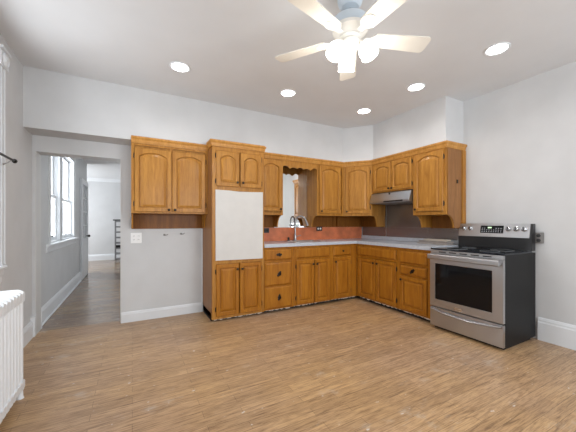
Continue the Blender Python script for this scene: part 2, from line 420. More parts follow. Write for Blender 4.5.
def door(root, x0, x1, z0, z1, wood_m, arch=0.0, hinge_side=None, knob_at=None, name='door', stile=.05, yf=0.0):
    """raised-panel door lying on the plane y=yf"""
    T = .019; a = arch
    L = []
    L.append(rect_loop(x0, x1, z0, z1, 0, yf-.0005)); L.append(rect_loop(x0, x1, z0, z1, 0, yf-T+.006))
    L.append(rect_loop(x0+.006, x1-.006, z0+.006, z1-.006, 0, yf-T))
    s = stile
    L.append(rect_loop(x0+s-.006, x1-s+.006, z0+s-.006, z1-s+.006, a, yf-T))
    L.append(rect_loop(x0+s, x1-s, z0+s, z1-s, a, yf-T+.008))
    L.append(rect_loop(x0+s, x1-s, z0+s, z1-s, a, yf-.002))
    d = MB().loops(L, cap0=False, cap1=False).build(name, wood_m, root)
    P = [rect_loop(x0+s+.0005, x1-s-.0005, z0+s+.0005, z1-s-.0005, a, yf-.0025), rect_loop(x0+s+.0005, x1-s-.0005, z0+s+.0005, z1-s-.0005, a, yf-.005),
         rect_loop(x0+s+.007, x1-s-.007, z0+s+.007, z1-s-.007, a, yf-.005), rect_loop(x0+s+.008, x1-s-.008, z0+s+.008, z1-s-.008, a, yf-.010),
         rect_loop(x0+s+.032, x1-s-.032, z0+s+.032, z1-s-.032, a*.95, yf-T+.001)]
    MB().loops(P).build('panel', wood_m, d)
    if knob_at: knob(d, knob_at[0], yf-T, knob_at[1])
    if hinge_side:
        hx = x0-.004 if hinge_side == 'l' else x1+.004
        off = min(.09, (z1-z0)*.14)
        for hz in (z0+off, z1-off): hinge(d, hx, yf, hz)
    return d
def pull(parent, x, y, z, tilt=0):
    mb = MB(); ct_, st_ = cos(tilt), sin(tilt)
    def rot(px, pz): return (x+px*ct_-pz*st_, z+px*st_+pz*ct_)
    for e in (-.026, .026):
        cx, cz = rot(e, 0); mb.lathe([(.016, 0), (.016, .003), (.009, .006)], (cx, y, cz), (0,-1,0), 10)
    cx, cz = rot(0, 0); mb.lathe([(.022, 0), (.022, .002), (.012, .005)], (cx, y, cz), (0,-1,0), 12)
    pts = []
    for i in range(9):
        t = i/8; px, pz = rot(-.026+.052*t, -.018*sin(pi*t))
        pts.append((px, y-.012-.008*sin(pi*t), pz))
    mb.tube(pts, .005, 8)
    mb.build('drawer_pull', M['knob'], parent, smooth=True)
def drawer(root, x0, x1, z0, z1, wood_m, pulled=None, name='drawer', knobbed=False, yf=0.0):
    T = .024
    L = [rect_loop(x0, x1, z0, z1, 0, yf-.0005, 4), rect_loop(x0, x1, z0, z1, 0, yf-.009, 4),
         rect_loop(x0+.003, x1-.003, z0+.003, z1-.003, 0, yf-.012, 4),
         rect_loop(x0+.018, x1-.018, z0+.018, z1-.018, 0, yf-T+.002, 4), rect_loop(x0+.019, x1-.019, z0+.019, z1-.019, 0, yf-T, 4)]
    d = MB().loops(L).build(name, wood_m, root)
    if pulled is not None: pull(d, (x0+x1)/2, yf-T, (z0+z1)/2, pulled)
    if knobbed: knob(d, (x0+x1)/2, yf-T, (z0+z1)/2)
    return d
CROWN = [(.0, 0), (.010, 0), (.012, .010), (.015, .016), (.020, .036), (.028, .048), (.032, .054), (.032, .072), (.0, .072)]
def crown_run(mb, W, z, kl, kr, y0=0.0, scale=1.0):
    """moulding along the front from x=0..W; kl/kr: how the end slides with the overhang (mitre)"""
    mb.prism(CROWN, lambda o, h: (-kl*o*scale, y0-o*scale, z+h*scale), lambda o, h: (W+kr*o*scale, y0-o*scale, z+h*scale))
    return mb
def crown_return(mb, x, sgn, ya, yb, z, mitre_front):
    mb.prism(CROWN, lambda o, h: (x+sgn*o, ya-(o if mitre_front else 0), z+h), lambda o, h: (x+sgn*o, yb, z+h))
    return mb
def frame_bars(W, z0, z1, stiles, rails, t=.019):
    """stiles/rails: (a, b) spans; front at y=0"""
    mb = MB()
    for a, b in stiles: mb.box(a, b, 0, t, z0, z1)
    xs = sorted(stiles)
    for a, b in rails:
        for (s0, s1), (n0, n1) in zip(xs, xs[1:]): mb.box(s1, n0, 0, t, a, b)
    return mb
def bracket(root, x0, x1, D, zt, zb, wood_m, w=.16):
    poly = [(D, zt), (.02, zt)]
    for i in range(0, 13):
        t = i/12*pi/2; poly.append((.02 + (w-.02)*sin(t), zb + (zt-zb)*cos(t)))
    poly.append((D, zb))
    return MB().prism(poly, lambda y, z: (x0, y, z), lambda y, z: (x1, y, z)).build('bracket', wood_m, root)

GW, GB = 'oak wall cabinets', 'oak base cabinets'
Z0 = 1.31                                              # underside of the wall cabinets
def wall_cab(name, label, loc, rz, W, D, zb, zt, doors, brackets=(), back=True, crown=(0, 0), crown_z=2.105, ret=None, stile=.03, splay=0.0):
    z = zb
    r = thing(name, label, 'cabinet', (*loc, zb), rz, GW)
    h = zt-zb
    MB().box(.0015, W-.0015, .0195, D, 0, h).build('cabinet_box', M['oak'], r, .001)
    xs = [(0.001, stile), (W-stile, W-.001)]
    if len(doors) == 2:
        mx = (doors[0][1]+doors[1][0])/2; xs.append((mx-.02, mx+.02))
    frame_bars(W, 0, h, xs, [(0, .035), (h-.05, h)]).build('face_frame', M['oak'], r)
    for d in doors: door(r, d[0], d[1], d[2]-z, d[3]-z, M['oak'], d[4], d[5], (d[6], d[7]-z))
    if back:
        MB().box(.004, W-.004, D-.012, D, 1.125-z, -.0005).build('back_panel', M['oak_dark'], r)
    for bx in brackets: bracket(r, bx, bx+.018, D-.0125, -.0005, 1.135-z, M['oak'])
    c = crown_run(MB(), W, crown_z-z, crown[0], crown[1])
    if ret: crown_return(c, W, 1, 0, ret, crown_z-z, True)
    c.build('crown_molding', M['oak_lit'], r)
    return r

# ---- wall cabinets on the back wall
D_ = YB-YS
def kn(x0, x1, side, up=True): return (x1-.028 if side == 'r' else x0+.028)
r = wall_cab('wall_cabinet', 'oak wall cabinet with two arched doors, leftmost, above the hooks and white outlet plate', (-.012, YS), 0, .855, D_, Z0, 2.13,
    [(.034, .421, 1.326, 2.05, .045, 'l', .421-.028, 1.352), (.433, .822, 1.326, 2.05, .045, 'r', .433+.028, 1.352)], brackets=(.002, .835))
wall_cab('wall_cabinet', 'narrow oak wall cabinet with one arched door between white board and sink mirror', (1.5235, YS), 0, .3885, D_, Z0, 2.13,
    [(.034, .365, 1.365, 2.08, .045, None, .365-.025, 1.395)], brackets=(.369,))
wall_cab('wall_cabinet', 'oak wall cabinet with one arched door just right of the sink mirror', (2.502, YS), 0, .515, D_, Z0, 2.13,
    [(.04, .45, 1.345, 2.085, .045, 'r', .04+.028, 1.378)], brackets=(.002,), crown=(0, -.47))
# diagonal corner cabinet
p0, p1 = Vector((3.018, YS)), Vector((XS, 3.345))
dg = p1-p0; WD = dg.length; ang = math.atan2(dg.y, dg.x)
r = thing('corner_wall_cabinet', 'diagonal oak corner wall cabinet with one arched door, left of the range hood', 'cabinet', (p0.x, p0.y, Z0), ang, GW)
def to_loc(x, y, z):                                   # world -> local of the corner cabinet
    v = Vector((x-p0.x, y-p0.y)); return (v.x*cos(ang)+v.y*sin(ang), -v.x*sin(ang)+v.y*cos(ang), z-Z0)
nx, ny = -sin(ang), cos(ang)
q0, q1 = p0+Vector((nx, ny))*.0195, p1+Vector((nx, ny))*.0195
foot = [(q0.x, q0.y), (q1.x, q1.y), (XR-.001, 3.425), (XR-.001, YB-.001), (3.019, YB-.001)]
MB().prism(foot, lambda x, y: to_loc(x, y, Z0), lambda x, y: to_loc(x, y, 2.13)).build('cabinet_box', M['oak'], r)
frame_bars(WD, 0, .82, [(.001, .03), (WD-.03, WD-.001)], [(0, .035), (.77, .82)]).build('face_frame', M['oak'], r)
door(r, .033, WD-.033, .036, .775, M['oak'], .045, 'r', (.062, .068))
bp = MB()
for a, b in (((3.02, YB-.013), (XR-.014, YB-.001)), ((XR-.013, 3.45), (XR-.001, YB-.001))):
    bp.prism([(a[0], a[1]), (b[0], a[1]), (b[0], b[1]), (a[0], b[1])], lambda x, y: to_loc(x, y, 1.125), lambda x, y: to_loc(x, y, Z0-.0005))
bp.build('back_panel', M['oak_dark'], r)
for yy in (3.348,):
    poly = [(XR-.0135, Z0-.0005), (XS+.03, Z0-.0005)] + [(XS+.03+.10*sin(t*pi/24), 1.135+(Z0-1.1355)*cos(t*pi/24)) for t in range(13)] + [(XR-.0135, 1.135)]
    MB().prism(poly, lambda x, z: to_loc(x, yy+.078*(x-XS)/(XR-XS), z), lambda x, z: to_loc(x, yy+.018+.078*(x-XS)/(XR-XS), z)).build('bracket', M['oak'], r)
MB().prism([(3.021, Z0-.0005), (3.021, 1.135), (3.06, 1.135), (3.06, 1.2), (3.06, Z0-.0005)], lambda x, z: to_loc(x+.06, YB-.06, z), lambda x, z: to_loc(x+.06, YB-.014, z)).build('bracket', M['oak_dark'], r)
crown_run(MB(), WD, 2.105-Z0, -.47, -.36).build('crown_molding', M['oak_lit'], r)
# ---- wall cabinets on the right wall (front towards -X)
RZ = -pi/2
DS = XR-XS-.001
wall_cab('wall_cabinet', 'short oak wall cabinet with two small arched doors above the range hood', (XS, 3.344), RZ, .745, DS, 1.655, 2.13,
    [(.036, .378, 1.672, 2.085, .035, None, .378-.025, 1.70), (.388, .73, 1.672, 2.085, .035, 'r', .388+.025, 1.70)], back=False, crown=(-.36, 0))
r = wall_cab('wall_cabinet', 'oak end wall cabinet with one tall arched door, left of and above the stove', (XS, 2.598), RZ, .46, DS, Z0-.01, 2.13,
    [(.03, .432, 1.345, 2.09, .045, 'r', .03+.024, 1.375)], brackets=(.002, .440), crown=(0, 1), ret=DS)
zz = Z0-.01
ep = [(DS-.072, .80), (.03, .80), (.03, .0)] + [(.02+.14*sin(t*pi/24), 1.135-zz + (Z0-.01-1.1355)*cos(t*pi/24)) for t in range(1, 13)] + [(DS-.072, 1.135-zz)]
MB().prism(ep, lambda y, z: (.4605, y, z), lambda y, z: (.4665, y, z)).build('end_panel', M['oak_side'], r)
MB().box(.4605, .478, DS-.07, DS, 1.135-zz, .804).build('end_stile', M['oak'], r)
MB().box(.467, .474, .20, .225, .385, .43).build('outlet_hole', M['knob'], r)
# ---- valance and mirror over the sink
v = thing('valance_board', 'scalloped oak valance board bridging the two cabinets over the mirror', 'valance', (1.9125, YS, 1.97), 0)
VW = .589; poly = [(0, .16), (0, .055)]
nsc = 60
for i in range(nsc+1):
    t = i/nsc; x = VW*t
    zq = .030 + .024*abs(sin(t*pi*5)) - .016*math.exp(-((t-.5)/.10)**2) + .012*cos(t*4*pi)
    poly.append((x, zq))
poly += [(VW, .055), (VW, .16)]
MB().prism(poly, lambda x, z: (x, 0, z), lambda x, z: (x, .019, z)).build('board', M['oak'], v)
crown_run(MB(), VW, 2.105-1.97, 0, 0).build('crown_molding', M['oak_lit'], v)
MB().box(0.001, VW-.001, .0195, D_, .155, .16).build('top_panel', M['oak_dark'], v)
mr = MB().box(1.914, 2.5, YB-.008, YB-.001, 1.128, 2.12).build('mirror', M['mirror'])
tag(mr, 'frameless mirror on the wall above the sink under the scalloped valance', 'mirror')

# ---- tall pantry cabinet
TX0, TW, TD = .846, .676, YB-YF-.001
r = thing('tall_cabinet', 'tall oak pantry cabinet with two upper and two lower doors around a white board', 'cabinet', (TX0, YF, 0), 0)
def tz(mb): return mb
MB().box(.0, TW-.001, .0195, TD, .03, 2.128).build('cabinet_box', M['oak_base'], r, .001)
MB().box(-.006, -.0005, .02, TD-.001, .10, 2.10).build('side_panel', M['oak_side'], r)
frame_bars(TW, .03, 2.128, [(.0, .045), (TW-.045, TW-.001)], [(.03, .07), (.70, .76), (1.595, 1.66), (2.08, 2.128)]).build('face_frame', M['oak'], r)
door(r, .045, .333, 1.645, 2.075, M['oak'], .05, 'l', (.333-.028, 1.70), stile=.052)
door(r, .350, .636, 1.645, 2.075, M['oak'], .05, 'r', (.350+.028, 1.70), stile=.052)
door(r, .045, .331, .062, .695, M['oak_base'], 0, 'l', (.331-.026, .625))
door(r, .342, .636, .062, .695, M['oak_base'], 0, 'r', (.342+.026, .625))
bd = [(.038, .742), (.652, .735), (.655, 1.598), (.5, 1.592), (.34, 1.588), (.2, 1.597), (.036, 1.60)]
MB().prism(bd, lambda x, z: (x, -.001, z), lambda x, z: (x, -.013, z)).build('cover_board', M['board'], r, label='white board covering the middle opening')
MB().box(.01, TW-.02, .055, .07, 0, .03).box(0, .015, .06, TD-.01, 0, .095).build('toe_kick', M['kick'], r)
c = crown_run(MB(), TW, 2.128, 1, 0); crown_return(c, 0, -1, 0, YS-YF-.034, 2.128, True); crown_return(c, TW, 1, .0, YS-YF-.034, 2.128, False)
c.build('crown_molding', M['oak_lit'], r)
def torn(root, x0, x1, z, seed, y=.0):
    rnd = random.Random(seed); x = x0; low = []
    while x < x1:
        low.append((x, z-.001-(rnd.uniform(.003, .017) if rnd.random() < .6 else 0))); x += rnd.uniform(.008, .028)
    poly = low+[(x1, z), (x0, z)]
    MB().prism(poly, lambda a, b: (a, y+.001, b), lambda a, b: (a, y+.008, b)).build('torn_veneer', M['torn'], root, label='pale torn veneer edge')
torn(r, .02, TW-.02, .0295, 1)

# ---- base cabinets
BD = YB-YF-.001
def base_cab(label, loc, rz, W, D, zk, stiles, rails, seed, kick=(0.0, 0.0)):
    r = thing('base_cabinet', label, 'cabinet', (*loc, 0), rz, GB)
    MB().box(.0015, W-.0015, .0195, D, zk, .69).build('cabinet_box', M['oak_base'], r)
    frame_bars(W, zk, .872, stiles, rails).build('face_frame', M['oak_base'], r)
    for a_ in (.002, W-.018): MB().box(a_, a_+.016, .0195, D, .6905, .872).build('side_panel', M['oak_base'], r)
    MB().box(.002+kick[0], W-.002-kick[1], .06, .075, 0, zk).build('toe_kick', M['kick'], r)
    torn(r, .01, W-.01, zk-.0005, seed)
    return r
bm = M['oak_base']
r = base_cab('oak base cabinet of three drawers with ornate pulls, right of the tall pantry', (1.5235, YF), 0, .4415, BD, .04, [(.001, .012), (.41, .4405)], [(.04, .06), (.34, .37), (.67, .70), (.845, .872)], 2)
drawer(r, .008, .41, .70, .845, bm, 0); drawer(r, .008, .41, .362, .668, bm, .9); drawer(r, .008, .41, .056, .345, bm, 1.4)
r = base_cab('oak sink base cabinet with two doors under one wide false front', (1.966, YF), 0, .641, BD, .045, [(.001, .04), (.612, .640)], [(.045, .06), (.67, .70), (.845, .872)], 3)
drawer(r, .037, .612, .702, .845, bm, name='false_front')
door(r, .042, .340, .062, .672, bm, 0, 'l', (.340-.03, .610)); door(r, .348, .612, .062, .672, bm, 0, None, (.348+.03, .610))
r = base_cab('oak base cabinet in the inside corner with one knobbed drawer over one door', (2.608, YF), 0, .5055, BD, .05, [(.001, .04), (.372, .5045)], [(.05, .066), (.675, .70), (.845, .872)], 4, (0, .0))
drawer(r, .037, .372, .704, .845, bm, knobbed=True)
door(r, .037, .372, .068, .682, bm, 0, 'r', (.037+.03, .615))
BDR = XR-XF-.001
r = base_cab('oak base cabinet with wide false front over two doors, right run beside the corner', (XF, YF-.0015), RZ, .792, BDR, .055, [(.001, .045), (.77, .791)], [(.055, .072), (.67, .70), (.83, .872)], 5, (.06, 0))
drawer(r, .045, .766, .698, .832, bm, name='false_front')
door(r, .045, .405, .076, .662, bm, 0, None, (.405-.03, .612)); door(r, .415, .772, .076, .662, bm, 0, 'r', (.415+.03, .612))
r = base_cab('oak base cabinet with two stacked drawers over one door, left of the stove', (XF, 2.6835), RZ, .515, BDR, .055, [(.001, .04), (.44, .514)], [(.055, .08), (.495, .53), (.655, .68), (.84, .872)], 6)
drawer(r, .037, .44, .678, .838, bm); drawer(r, .05, .436, .528, .648, bm, .7)
door(r, .045, .44, .08, .505, bm, 0, None, (.045+.03, .462))

# ------------------------------------------------------------------ worktop, sink, tap
SX0, SX1, SY0, SY1 = 2.03, 2.55, 3.54, 3.93
ct = MB()
fy = YF-.028; fx = XF-.028; zt0 = .8735
c_y1 = YB-.002
ct.box(1.5235, SX0, fy, c_y1, zt0, TOP).box(SX0, SX1, fy, SY0, zt0, TOP).box(SX0, SX1, SY1, c_y1, zt0, TOP).box(SX1, fx, fy, c_y1, zt0, TOP)
ct.box(fx, XR-.002, 2.166, c_y1, zt0, TOP)
bmesh.ops.remove_doubles(ct.bm, verts=ct.bm.verts, dist=1e-5)
cto = ct.build('countertop', M['counter'])
tag(cto, 'grey laminate L-shaped countertop running over the oak base cabinets', 'countertop')
MB().box(XR-.022, XR-.002, 2.166, c_y1-.01, TOP+.0005, TOP+.055).build('backsplash_curb', M['counter'], cto)
sk = thing('sink', 'stainless steel drop-in sink in the grey countertop under the mirror', 'sink', ((SX0+SX1)/2, (SY0+SY1)/2, TOP), 0)
def rr(x0, x1, y0, y1, z, rad, n=6):
    P = []
    for cx, cy, a0 in ((x1-rad, y1-rad, 0), (x0+rad, y1-rad, pi/2), (x0+rad, y0+rad, pi), (x1-rad, y0+rad, 1.5*pi)):
        for i in range(n+1):
            a = a0+i/n*pi/2; P.append((cx+rad*cos(a), cy+rad*sin(a), z))
    return P
hx, hy = (SX1-SX0)/2, (SY1-SY0)/2
MB().loops([rr(-hx-.012, hx+.012, -hy-.012, hy+.012, .0008, .03), rr(-hx-.01, hx+.01, -hy-.01, hy+.01, .006, .03), rr(-hx+.014, hx-.014, -hy+.014, hy-.066, .006, .04),
     rr(-hx+.018, hx-.018, -hy+.018, hy-.07, .0, .04), rr(-hx+.03, hx-.03, -hy+.03, hy-.08, -.15, .05), rr(-.05, .05, -.07, .03, -.155, .045)], cap0=False).build('basin', M['steel'], sk, smooth=True)
MB().lathe([(.04, 0), (.04, .003), (.03, .004), (.028, .001)], (0, -.02, -.1545)).build('drain', M['chrome'], sk)
fa = thing('faucet', 'brushed metal gooseneck pull-down kitchen faucet with side lever behind the sink', 'faucet', (2.235, 3.90, TOP+.0065), 0)
MB().lathe([(.028, 0), (.028, .008), (.022, .014), (.019, .05), (.019, .085), (.0145, .10)], n=20).build('body', M['nickel'], fa, smooth=True)
dirv = Vector((.80, -.60))
pts = [(0, 0, .09), (0, 0, .20), (0, 0, .29)]
for i in range(1, 13):
    a = i/12*pi*.93; pts.append((dirv.x*.085*(1-cos(a)), dirv.y*.085*(1-cos(a)), .29+.085*sin(a)))
MB().tube(pts, .0125, 12).build('spout', M['nickel'], fa, smooth=True)
e = Vector(pts[-1]); dd = (Vector(pts[-1])-Vector(pts[-2])).normalized()
MB().tube([e, e+dd*.03, e+dd*.085], .016, 12, .0185).build('spray_head', M['nickel'], fa, smooth=True)
MB().tube([(.015, -.003, .062), (.045, -.006, .066), (.10, -.012, .078)], .0075, 10, .006).build('lever', M['nickel'], fa, smooth=True)
sp = MB().lathe([(.022, 0), (.022, .006), (.016, .012), (.015, .03), (.019, .04), (.012, .05), (.002, .053)], (2.115, 3.895, TOP+.0065), n=18).build('sink_sprayer', M['rubber'], smooth=True)
tag(sp, 'small black sprayer cap on the sink deck left of the faucet', 'sprayer')

# ------------------------------------------------------------------ backsplashes
bs = MB().box(1.524, XR-.006, YB-.007, YB-.0015, TOP+.001, 1.124).build('backsplash', M['red'])
tag(bs, 'terracotta red backsplash panel behind the sink and faucet', 'backsplash')
bs2 = MB().box(XR-.006, XR-.001, 2.15, YB-.008, TOP+.056, 1.124).box(XR-.006, XR-.001, 2.60, 3.422, 1.1245, 1.49).box(XR-.006, XR-.001, 2.60, 3.345, 1.4905, 1.653).build('backsplash', M['splash_steel'])
tag(bs2, 'grey metal sheet backsplash below the range hood on the right wall', 'backsplash')
sm = MB().box(XR-.010, XR-.0065, 3.405, 3.416, TOP+.056, 1.485)
struct('trim_11', sm, M['steel'])
struct('trim_12', MB().box(XR-.014, XR-.0065, YB-.02, YB-.0085, TOP+.056, 1.124), M['steel'])

# ------------------------------------------------------------------ range hood
h = thing('range_hood', 'slim stainless range hood under the short cabinet on the right wall', 'hood', (XS, 3.335, 1.49), RZ)
HW = .725
def hp(W0, W1): return lambda y, z: (W0, y, z), lambda y, z: (W1, y, z)
f0, f1 = hp(0, HW)
MB().prism([(DS-.008, .0), (-.052, .0), (-.062, .006), (-.062, .032), (-.02, .145), (.02, .164), (DS-.008, .164)], f0, f1).build('canopy', M['steel_hood'], h, .002)
MB().box(.28, .62, -.0655, -.0625, .008, .028).build('switch_strip', M['rubber'], h)
MB().lathe([(.012, 0), (.012, .008), (.004, .01)], (.36, -.026, .13), (0, -.92, .4), 12).build('badge', M['knob'], h)
MB().box(.05, HW-.05, -.03, DS-.06, -.006, -.0005).build('grease_filter', M['box_metal'], h)

# ------------------------------------------------------------------ stove (local: front towards -y)
SXF = 3.023
s = thing('stove', 'freestanding stainless and black electric range with glass cooktop at the end of counter', 'stove', (SXF, 2.155, 0), RZ)
SWD, SD = .762, XR-SXF-.03
MB().box(.006, SWD-.006, .04, SD, .03, .893).build('body', M['side_black'], s, .003)
MB().box(.03, SWD-.03, .06, SD-.05, 0, .03).build('toe_kick', M['kick'], s)
MB().box(.002, SWD-.002, .018, SD-.085, .8935, .910).build('cooktop', M['cooktop'], s, .004)
for cx_, cy_, ra in ((.21, .18, .105), (.55, .18, .085), (.21, .42, .075), (.55, .42, .105)):
    MB().lathe([(ra-.003, 0), (ra-.003, .0006), (ra, .0006), (ra, 0), (ra-.003, 0)], (cx_, cy_, .9102), n=40).build('burner_ring', M['print'], s)
# oven door with window, wide handle
od = MB()
od.box(.008, .07, 0, .038, .255, .852).box(SWD-.102, SWD-.008, 0, .038, .255, .852).box(.07, SWD-.102, 0, .038, .255, .338).box(.07, SWD-.102, 0, .038, .742, .852)
odo = od.build('oven_door', M['steel'], s, .002)
MB().box(.0705, SWD-.1025, .006, .03, .3385, .7415).build('oven_window', M['black_glass'], odo, .001)
hb = MB(); n = 16
poly = [(-.058, .800), (-.048, .793), (-.030, .798), (-.022, .82), (-.03, .845), (-.048, .850), (-.058, .842)]
hb.prism(poly, lambda y, z: (.015, y, z), lambda y, z: (SWD-.02, y, z))
hb.box(.02, .06, -.03, -.0005, .805, .838).box(SWD-.065, SWD-.025, -.03, -.0005, .805, .838)
hb.build('handle', M['steel'], odo, .003, label='wide stainless bar handle')
vt = MB()
for k in range(5): vt.box(.12+k*.11, .20+k*.11, .012, .017, .836, .846)
MB().box(.008, SWD-.008, .014, .038, .855, .892).build('vent_trim', M['steel'], s, .002)
vt2 = MB()
for k in range(5): vt2.box(.11+k*.115, .19+k*.115, .0125, .0138, .866, .878)
vt2.build('vent_slots', M['rubber'], s)
# badge on the door
MB().box(.29, .375, -.004, -.0005, .268, .302).build('badge', M['chrome'], odo, .001)
# drawer with curved pull lip
dw = MB().box(.008, SWD-.008, .004, .038, .032, .243).build('warming_drawer', M['steel'], s, .003)
lip = MB(); L = []
for i in range(n+1):
    t = i/n; x = .02+(SWD-.04)*t; sag = .030*(1-(2*t-1)**2)
    zt_ = .225-sag
    L.append([(x, .003, zt_+.012), (x, -.010-.014*sin(pi*t), zt_+.008), (x, -.014-.016*sin(pi*t), zt_), (x, -.006, zt_-.010), (x, .003, zt_-.014)])
lip.loops(L).build('drawer_handle', M['steel'], dw, smooth=True)
# backguard
bgd = MB().prism([(SD-.08, .9105), (SD, .9105), (SD, 1.19), (SD-.055, 1.19), (SD-.085, 1.04)], lambda y, z: (.006, y, z), lambda y, z: (SWD-.006, y, z)).build('backguard', M['black'], s, .003)
pa, pb = Vector((0, SD-.0855, 1.04)), Vector((0, SD-.0555, 1.19))
uz = (pb-pa).normalized(); un = Vector((0, -uz.z, uz.y))
def onpan(x, t, o): p = pa + (pb-pa)*t + un*o; return (x, p.y, p.z)
def panbox(x0, x1, t0, t1, o0, o1):
    return MB().loops([[onpan(x0, t0, o0), onpan(x1, t0, o0), onpan(x1, t1, o0), onpan(x0, t1, o0)], [onpan(x0, t0, o1), onpan(x1, t0, o1), onpan(x1, t1, o1), onpan(x0, t1, o1)]])
panbox(.012, SWD-.024, .0, .99, .0005, .006).build('control_panel', M['steel'], bgd, .002)
panbox(.262, .498, .28, .84, .0062, .0085).build('display', M['black_glass'], bgd)
dg_ = panbox(.340, .380, .64, .74, .0086, .0092); dg_.build('clock_digits', M['display'], bgd)
bt = MB()
for row in range(3):
    for k in range(9):
        if row == 2 and 2 <= k <= 5: continue
        x = .277+k*.024; t = .36+row*.13
        L = [[onpan(x, t, .0086), onpan(x+.011, t, .0086), onpan(x+.011, t+.045, .0086), onpan(x, t+.045, .0086)], [onpan(x, t, .009), onpan(x+.011, t, .009), onpan(x+.011, t+.045, .009), onpan(x, t+.045, .009)]]
        bt.loops(L)
bt.build('buttons', M['print'], bgd)
for kx in (.072, .149, .547, .621, .692):
    o_ = onpan(kx, .62, .006)
    k_ = MB().lathe([(.030, 0), (.030, .004), (.024, .006), (.022, .024), (.018, .028), (.001, .029)], o_, un, 20).build('control_knob', M['chrome'], bgd, smooth=True)
    a_, b_ = Vector(o_)+un*.029-uz*.017, Vector(o_)+un*.029+uz*.017
    MB().box(a_.x-.003, a_.x+.003, a_.y-.006, a_.y+.001, a_.z, b_.z).build('pointer', M['rubber'], k_)

# ------------------------------------------------------------------ flat pieces on the counter
for i, (ya, yb, xa, xb, z, a, lab) in enumerate((
        (2.20, 2.62, 3.42, 3.55, TOP+.001, .02, 'long grey flat board at the bottom of the pile on the counter by the stove'),
        (2.22, 2.64, 3.47, 3.60, TOP+.0225, -.03, 'grey flat board in the middle of the pile on the counter by the stove'),
        (2.26, 2.58, 3.50, 3.60, TOP+.044, .05, 'pale flat board topmost on the pile on the counter by the stove'))):
    o = MB().box(-(xb-xa)/2, (xb-xa)/2, -(yb-ya)/2, (yb-ya)/2, 0, .02).build('flat_board', M['slat'] if i < 2 else M['torn'], None, .002)
    o.location = ((xa+xb)/2, (ya+yb)/2, z); o.rotation_euler = (0, 0, a)
    tag(o, lab, 'board', 'flat boards on the counter')

# ------------------------------------------------------------------ outlets, hooks
def duplex(root, x, z, y):
    f = MB().lathe([(.0165, 0), (.0165, .002), (.015, .003)], (x, y, z), (0,-1,0), 16).build('socket', M['outlet'], root)
    MB().box(x-.0075, x-.0045, y-.0036, y-.0031, z-.002, z+.008).box(x+.0045, x+.0075, y-.0036, y-.0031, z-.002, z+.008).build('slots', M['rubber'], f)
o = thing('outlet_plate', 'white four-socket outlet plate on grey wall under the leftmost wall cabinet', 'outlet', (.043, YB-.0005, 1.013), 0)
MB().box(-.06, .06, -.006, 0, -.0625, .0625).build('plate', M['outlet'], o, .002)
for sx_ in (-.025, .025):
    for sz_ in (-.022, .022): duplex(o, sx_, sz_, -.006)
for nm, (x, z), lab in (('a', (2.74, 1.10), 'dark outlet on the red backsplash right of the faucet'), ('b', (1.765, 1.083), 'dark outlet on the red backsplash beside the white board')):
    o = thing('outlet_plate', lab, 'outlet', (x, YB-.0075, z), 0)
    MB().box(-.058, .058, -.006, 0, -.036, .036).build('plate', M['rubber'], o, .002)
    for sx_ in (-.022, .022): MB().lathe([(.0165, 0), (.0165, .002), (.015, .003)], (sx_, -.006, 0), (0,-1,0), 16).build('socket', M['outlet'] if nm == 'a' else M['knob'], o)
for x, z, lab in ((.36, 1.046, 'left one of two small metal hooks on the grey wall'), (.56, 1.056, 'right one of two small metal hooks on the grey wall, near tall cabinet')):
    o = thing('wall_hook', lab, 'hook', (x, YB-.0005, z), 0, 'hooks under the leftmost wall cabinet')
    MB().box(-.012, .012, -.004, 0, -.012, .012).build('hook_plate', M['box_metal'], o, .001)
    MB().tube([(0, -.004, 0), (.01, -.03, -.004), (.025, -.045, -.002), (.04, -.05, .012)], .004, 8).build('hook_arm', M['box_metal'], o)
o = thing('outlet_box', 'metal surface outlet box on the right wall beside the stove', 'outlet', (XR-.0005, 1.37, 1.045), RZ)
MB().box(-.03, .03, -.04, 0, -.055, .055).build('box', M['box_metal'], o, .003)
for sz_ in (-.024, .024): MB().lathe([(.018, 0), (.018, .003), (.014, .004)], (0, -.04, sz_), (0,-1,0), 16).build('socket', M['rubber'], o)

# ------------------------------------------------------------------ radiator by the left wall
ra = thing('radiator', 'white cast-iron column radiator by the left wall below the window', 'radiator', (-.76, 2.2, 0), 0)
RY1 = 2.63; nsec = 14; pitch = .056; cols = 4; rad_d = .21
for k in range(nsec):
    yk = RY1-2.2-.026-k*pitch
    mb = MB()
    for c_ in range(cols):
        xc = -rad_d/2+.024+c_*(rad_d-.048)/(cols-1)
        mb.loops([[(xc+ .021*cos(a*pi/5)*f, yk+.021*sin(a*pi/5)*f, z) for a in range(10)] for z, f in ((.075, .8), (.10, 1), (.645, 1), (.685, 1.05))])
    for z0_, z1_ in ((.065, .12), (.66, .725)):
        mb.loops([[(x, yk+dy*.0262, z0_+(z1_-z0_)*zz) for dy, zz in ((-1, .2), (-.7, 0), (.7, 0), (1, .2), (1, .8), (.6, 1), (-.6, 1), (-1, .8))] for x in (-rad_d/2, -rad_d/2+.006, rad_d/2-.006, rad_d/2)])
    mb.loops([[(x, yk+dy*.021, (.712)+.032*zz*(1 if abs(x) < rad_d/2-.02 else .6)) for dy, zz in ((-1, 0), (1, 0), (.8, .7), (.3, 1), (-.3, 1), (-.8, .7))] for x in (-rad_d/2+.005, -rad_d/2+.03, rad_d/2-.03, rad_d/2-.005)])
    mb.build('section', M['white_enamel'], ra, smooth=True)
for yy in (RY1-2.2-.026, RY1-2.2-.026-(nsec-1)*pitch):
    for xx in (-rad_d/2+.02, rad_d/2-.02):
        MB().lathe([(.022, 0), (.018, .01), (.016, .05), (.022, .0645)], (xx, yy, 0), n=12).build('foot', M['white_enamel'], ra, smooth=True)
MB().tube([(-.05, RY1-2.2+.003, .09), (-.05, RY1-2.2+.02, .09)], .018, 12).build('pipe_plug', M['white_enamel'], ra)

